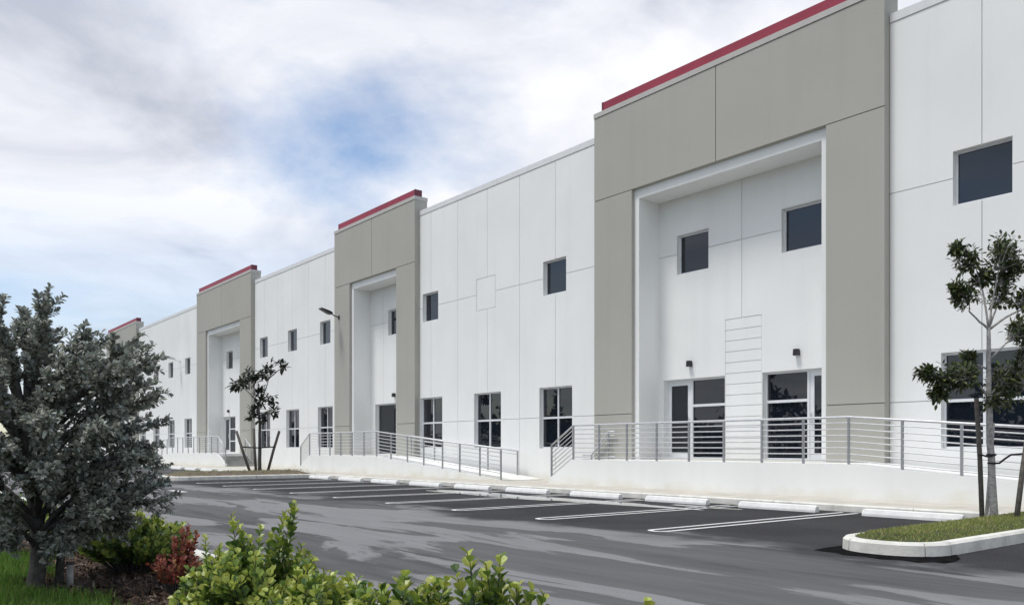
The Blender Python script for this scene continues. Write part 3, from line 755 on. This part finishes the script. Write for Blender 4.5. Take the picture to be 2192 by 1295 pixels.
# ------------------------------------------------------------------ foreground bed
ZG = .06
bed = MB(); bed.box(-60, 30, -14, 2.9, -.028, ZG); tag(bed.build('planting_bed', SOIL), 'dark mulched planting bed behind the kerb', 'planting bed', kind='structure')
bk = bpy.data.objects['planting_bed']
kerb_run('kerb_stone', bk, (-46, 2.905), (14, 2.905), .152, .15, 3.0)
rnd = random.Random(21)
lawn = MB()
def lawn_edge(x): return 1.50 + .22 * math.sin(x * 1.7) + .12 * math.sin(x * 4.1 + 1)
c = 0
while c < 60000:
    x = -14 + 10.5 * rnd.random() ** .8; y = rnd.uniform(-.6, 1.9)
    if y > lawn_edge(x) + rnd.gauss(0, .04): continue
    d = Vector((rnd.uniform(-.5, .5), rnd.uniform(-.5, .5), 1)); g_ = rnd.random()
    col = (.13, .25, .035) if g_ < .6 else ((.085, .17, .03) if g_ < .9 else (.24, .26, .09))
    add_blade(lawn, Vector((x, y, ZG - .01)), d, rvec(rnd), rnd.uniform(.05, .13), .007, vary(col, .3, rnd)); c += 1
tag(lawn.build('lawn_grass', LEAF_G), 'bright green lawn grass at the foot of the silvery tree', 'grass', kind='stuff')
chips = MB()
for k in range(9000):
    x = rnd.uniform(-12.5, -2.5); y = rnd.uniform(lawn_edge(x) - .15, 2.86); p = Vector((x, y, ZG + rnd.uniform(0, .035)))
    d = Vector((rnd.uniform(-1, 1), rnd.uniform(-1, 1), rnd.uniform(-.35, .5))); q = rnd.random()
    col = (.05, .032, .022) if q < .6 else ((.12, .08, .055) if q < .88 else (.24, .19, .15))
    add_blade(chips, p, d, Vector((0, 0, 1)) + rvec(rnd) * .5, rnd.uniform(.03, .11), rnd.uniform(.012, .03), vary(col, .35, rnd))
tag(chips.build('mulch', CHIP), 'loose brown bark mulch under the shrubs', 'mulch', kind='stuff')

# silvery buttonwood tree
def silver_tree():
    rnd = random.Random(5)
    b = on_ground(76, 1262, ZG); dp = (b - cam.location).dot(FW)
    t = thing('buttonwood_tree', b, 'bushy grey-green tree with drooping leafy sprays beside the lawn', 'tree')
    P = lambda px, py, off=0.: at(px, py, dp) + FW * off
    tk = [P(76, 1275), P(84, 1180), P(74, 1080), P(62, 980), P(58, 900), P(60, 820), P(52, 750)]
    f = []
    for a, c in zip(tk[:-1], tk[1:]):
        for k in range(3): f.append(a.lerp(c, k / 3) + rvec(rnd) * .008)
    f.append(tk[-1]); MB().tube(f, [.088 if k == 0 else .074 - .058 * k / (len(f) - 1) for k in range(len(f))], 10).build('trunk', BARKD, t, True)
    f2 = [P(112, 1262, .1), P(118, 1180, .1), P(104, 1090, .05), P(80, 1010, .0)]
    MB().tube(f2, [.04, .034, .032, .026], 8).build('trunk', BARKD, t, True)
    # limb tips of the outline (px, py), each with a depth offset; the sprays end here
    tips = [(82, 655, .1), (40, 690, -.3), (10, 675, .3), (-60, 700, .1), (150, 735, .4), (205, 735, -.2), (250, 742, .2), (318, 770, .1), (240, 790, -.5), (328, 826, -.15), (270, 850, .4), (315, 905, .2), (336, 985, -.2), (280, 930, -.5),
            (350, 1070, -.1), (300, 1040, .3), (262, 1090, -.4), (225, 1130, .2), (180, 1160, -.3), (130, 1150, .4), (60, 1140, -.4), (10, 1110, .2), (-60, 1060, .0), (-150, 980, .2), (-180, 880, -.2), (-150, 790, .2), (-90, 740, -.3),
            (200, 1010, -.8), (140, 950, -1.0), (60, 900, -1.05), (0, 980, -.9), (130, 830, -.9), (220, 900, -.85), (40, 790, -.8), (-40, 860, -.9), (100, 1070, -.8), (180, 870, .9), (80, 950, 1.0), (-30, 900, .9), (230, 980, .8), (120, 780, .7), (20, 760, .6), (150, 1060, .7), (30, 1050, .7),
            (110, 720, -.1), (170, 800, -.3), (250, 870, -.1), (280, 990, .0), (210, 940, .1), (100, 860, .2), (20, 850, -.2), (60, 730, .2), (240, 1050, -.2), (190, 1090, .4), (290, 800, -.3), (0, 730, .0), (170, 1000, -.4), (90, 1010, .3), (-10, 915, -.6), (20, 940, -.5), (-30, 960, .4), (310, 955, .1), (245, 1110, .1)]
    wood = MB(); cr_ = MB()
    cols = [(.35, .375, .33), (.26, .28, .245), (.47, .49, .43), (.155, .175, .145)]
    def spray(p0, p1, bend, nl, size):
        mid = (p0 + p1) / 2 + bend; pts = bez(p0, mid, p1, 8); wood.tube(pts, [.007 * (1 - .8 * k / 8) + .001 for k in range(9)], 4, False)
        for j in range(nl):
            q = .18 + .84 * (j + rnd.random()) / nl; q = min(q, .999); k = int(q * 8); p = pts[k].lerp(pts[k + 1], q * 8 - k)
            ax = (pts[k + 1] - pts[k]).normalized(); o = rvec(rnd); o = (o - o.dot(ax) * ax).normalized()
            d = (ax * .65 + o * 1.0 + Vector((0, 0, .18))).normalized(); ln = size * rnd.uniform(.65, 1.25)
            add_leaf(cr_, p, d, Vector((rnd.uniform(-.7, .7), rnd.uniform(-.7, .7), 1)), ln, ln * .50, vary(rnd.choices(cols, weights=[5, 4, 3, 2])[0], .25, rnd))
    for (px, py, off) in tips:
        e_ = P(px, py, off); hz = min(max((e_.z - b.z) * .62, .45), 2.0)
        # start on the trunk at a lower height
        k = min(range(len(f)), key=lambda i: abs(f[i].z - hz)); s0 = f[k]
        mid = (s0 + e_) / 2 + Vector((0, 0, .22)) ; lp = bez(s0, mid, e_, 10)
        MB().tube(lp, [.026 * (1 - .85 * i / 10) + .002 for i in range(11)], 6, False).build('branch', BARKD, t, True)
        tipd = (lp[-1] - lp[-3]).normalized()
        # the long terminal spray
        spray(lp[5], lp[-1] + tipd * .10, rvec(rnd) * .02, 150, .054)
        for i in range(24):
            q = rnd.uniform(.3, 1.0); kk = min(9, int(q * 10)); p = lp[kk].lerp(lp[kk + 1], q * 10 - kk)
            d = (tipd * 1.1 + rvec(rnd) * .8 + Vector((0, 0, .15))).normalized(); ln = rnd.uniform(.14, .36) * (1.0 - .35 * q)
            spray(p, p + d * ln, rvec(rnd) * .03 + Vector((0, 0, .02)), int(ln * 130) + 6, .052)
    tag(wood.build('twigs', BARKD, t), kind='stuff'); cr_.build('crown', LEAF_B, t)
silver_tree()
pp = on_ground(150, 1255, ZG)
pip = thing('irrigation_pipe', pp, 'thin brown pipe stub standing by the foot of the silvery tree', 'pipe')
MB().tube([pp + Vector((0, 0, -.05)), pp + Vector((0, 0, .20))], .028, 10).build('pipe', STAKEP, pip, True)
MB().tube([pp + Vector((0, 0, .20)), pp + Vector((0, 0, .225))], .034, 10).build('cap', STAKE, pip, True)

# shrubs of the bed: shoots carrying alternate rounded leaves
YG = [(.25, .34, .06), (.16, .25, .05), (.075, .14, .035), (.38, .44, .08)]
RDT = [(.34, .09, .055), (.24, .06, .045), (.38, .20, .08), (.34, .10, .07)]
def shrub(px, ybase, height, radius, nsh, leaf, label, cols, seed, tall=(), objs=150, cat='shrub', squash=1.):
    rnd = random.Random(seed)
    u = (px - CXP) / FPX; dp = ybase / (FW.y + RT.y * u); b = cam.location + dp * (FW + u * RT); b.z = ZG
    t = thing('shrub', b, label, cat, 'shrubs of the planting bed'); wood = MB(); items = []
    def shoot(p0, p1, start, dens):
        mid = (p0 + p1) / 2 + Vector((rnd.uniform(-.05, .05), rnd.uniform(-.05, .05), .04)); pts = bez(p0, mid, p1, 8)
        wood.tube(pts, [.006 * (1 - .7 * k / 8) for k in range(9)], 5, False)
        ln_ = sum((pts[k + 1] - pts[k]).length for k in range(8)); n = max(5, int(ln_ * (1 - start) / (leaf * .36) * dens)); side = rnd.uniform(0, 6.28)
        for j in range(n):
            q = start + (1 - start) * (j + .5 * rnd.random()) / n; k = min(7, int(q * 8)); p = pts[k].lerp(pts[k + 1], q * 8 - k); ax = (pts[min(k + 1, 8)] - pts[k]).normalized()
            side += 2.6 + rnd.uniform(-.4, .4); o = ax.orthogonal().normalized(); o2 = ax.cross(o); r_ = math.cos(side) * o + math.sin(side) * o2
            d = (ax * .75 + r_ * .8 + Vector((0, 0, .25))).normalized(); s = leaf * rnd.uniform(.7, 1.1) * (1.0 - .30 * max(0, q - .85) / .15)
            nrm = (ax * .9 - r_ * .35 + rvec(rnd) * .25)
            young = q > .8 and rnd.random() < .6
            col = cols[3] if young else rnd.choices(cols[:3], weights=[3, 4, 2 + 3 * (q < .5)])[0]
            items.append((p, d, nrm, s, vary(col, .22, rnd)))
    for k in range(nsh):
        a = rnd.uniform(0, 6.28); r_ = radius * math.sqrt(rnd.random()); zt = height * (1 - .45 * (r_ / radius) ** 2) * rnd.uniform(.55, 1.02)
        p1 = b + Vector((r_ * math.cos(a), r_ * math.sin(a) * squash, zt)); p0 = b + Vector((r_ * .35 * math.cos(a), r_ * .35 * math.sin(a) * squash, 0))
        shoot(p0, p1, .30, 1.)
    for (tx, ty) in tall:
        e_ = at(tx, ty, dp + rnd.uniform(-.12, .12)); p0 = b + (e_ - b) * .25; p0.z = b.z + .05
        shoot(p0, e_, .28, 1.15)
    tag(wood.build('stems', BARKD, t), kind='stuff')
    # leaves that show largest become single leaves; the rest is one mass
    def score(it):
        p = it[0]; v = p - cam.location; return v.length - .9 * (p.z - b.z) - .25 * abs((p - b).dot(RT))
    items.sort(key=score)
    rest = MB()
    for i, (p, d, nrm, s, col) in enumerate(items):
        if i < objs:
            # a shared unit leaf in one of several tints, placed by its own matrix
            key = (id(cols), min(range(12), key=lambda q: sum((LV[id(cols)][q][0][j] - col[j]) ** 2 for j in range(3))))
            me = LV[id(cols)][key[1]][1]
            o = bpy.data.objects.new('leaf', me); COL.objects.link(o); o.parent = t
            d = d.normalized(); n = (nrm - nrm.dot(d) * d).normalized(); sd_ = d.cross(n)
            m = Matrix((d, sd_, n)).transposed().to_4x4(); m = Matrix.Translation(p - b) @ m @ Matrix.Scale(s, 4); o.matrix_basis = m
        else:
            add_leaf(rest, p, d, nrm, s, s * .84, col, .3)
    tag(rest.build('foliage', LEAF_S, t), kind='stuff')
    return t
LV = {}
for cols in (YG, RDT):
    r_ = random.Random(3); lst = []
    for q in range(12):
        col = vary(cols[q % 4], .2, r_); m = MB(); add_leaf(m, Vector((0, 0, 0)), Vector((1, 0, 0)), Vector((0, 0, 1)), 1., .84, col, .3)
        lst.append((col, m.mesh('leaf', LEAF_S)))
    LV[id(cols)] = lst
shrub(20, 1.95, .55, .9, 90, .066, 'low yellow-green shrub beyond the silvery tree, partly hidden by its trunk', YG, 30, objs=0)
shrub(185, 2.15, .58, .75, 130, .062, 'dark rounded green shrub tucked under the sprays of the silvery tree', YG, 31, objs=60)
shrub(290, 2.2, .64, .6, 200, .070, 'dense yellow-green shrub between the silvery tree and the reddish shrub', YG, 32, tall=[(262, 1100), (300, 1095), (330, 1108), (235, 1115), (360, 1120), (280, 1102)], objs=150)
shrub(378, 2.1, .50, .26, 50, .055, 'reddish-brown leaved shrub between two green shrubs', RDT, 33, tall=[(405, 1122), (420, 1135), (392, 1130), (350, 1200), (345, 1225), (372, 1190)], objs=150)
shrub(462, 2.0, .50, .34, 80, .064, 'low yellow-green shrub in front of the reddish shrub', YG, 39, tall=[(440, 1150), (470, 1165)], objs=150)
shrub(555, 2.15, .64, .52, 190, .070, 'yellow-green shrub with long upright shoots standing beside the reddish shrub', YG, 34, tall=[(632, 1074), (625, 1080), (612, 1092), (495, 1100), (508, 1118), (560, 1125), (585, 1135), (648, 1165), (535, 1150), (660, 1180), (520, 1140), (600, 1150)], objs=260)
shrub(690, 2.05, .60, .42, 150, .066, 'low green shrub filling the gap between the tallest shoots and the kerb', YG, 35, tall=[(655, 1200), (690, 1245), (735, 1255), (705, 1255)], objs=180)
shrub(865, 2.15, .60, .42, 150, .072, 'rounded green shrub with cupped leaves close to the kerb', YG, 36, tall=[(868, 1228), (850, 1240), (895, 1255), (930, 1245), (815, 1262), (960, 1235), (780, 1262)], objs=220)
shrub(1060, 2.2, .66, .38, 150, .070, 'green shrub with a two-pronged upright shoot by the kerb', YG, 37, tall=[(1000, 1180), (1005, 1195), (1072, 1188), (1040, 1205), (1110, 1250), (1140, 1262), (1165, 1268), (975, 1220), (1030, 1225), (1075, 1230)], objs=240)
shrub(1385, 2.15, .60, .22, 26, .06, 'small shrub whose yellow tip just shows above the kerb edge', YG, 38, tall=[(1385, 1287)], objs=20)

# ------------------------------------------------------------------ tree belt opposite, seen mirrored in the glass
rnd = random.Random(77); tb = MB()
x = -150.
while x < 70:
    hgt = rnd.uniform(3.2, 7.0) * (1.35 if rnd.random() < .2 else 1); w = rnd.uniform(2.0, 4.5); yc = -24 + rnd.uniform(-3, 3)
    tb.tube([(x, yc, -.05), (x + rnd.uniform(-.3, .3), yc, hgt * .6)], [.18, .08], 5); tb.c += [(.06, .05, .045)] * 10
    for k in range(260):
        v = rvec(rnd) * rnd.uniform(.4, 1) ** .6; p = Vector((x + v.x * w * .7, yc + v.y * w * .6, hgt * .55 + v.z * hgt * .47))
        add_leaf(tb, p, rvec(rnd), rvec(rnd), rnd.uniform(.5, 1.0), .5, vary((.035, .055, .025), .4, rnd), kind='lance')
    x += rnd.uniform(1.6, 4.2)
tag(tb.build('tree_belt', LEAF_T), 'distant belt of dark green trees facing the warehouse', 'trees', kind='stuff')
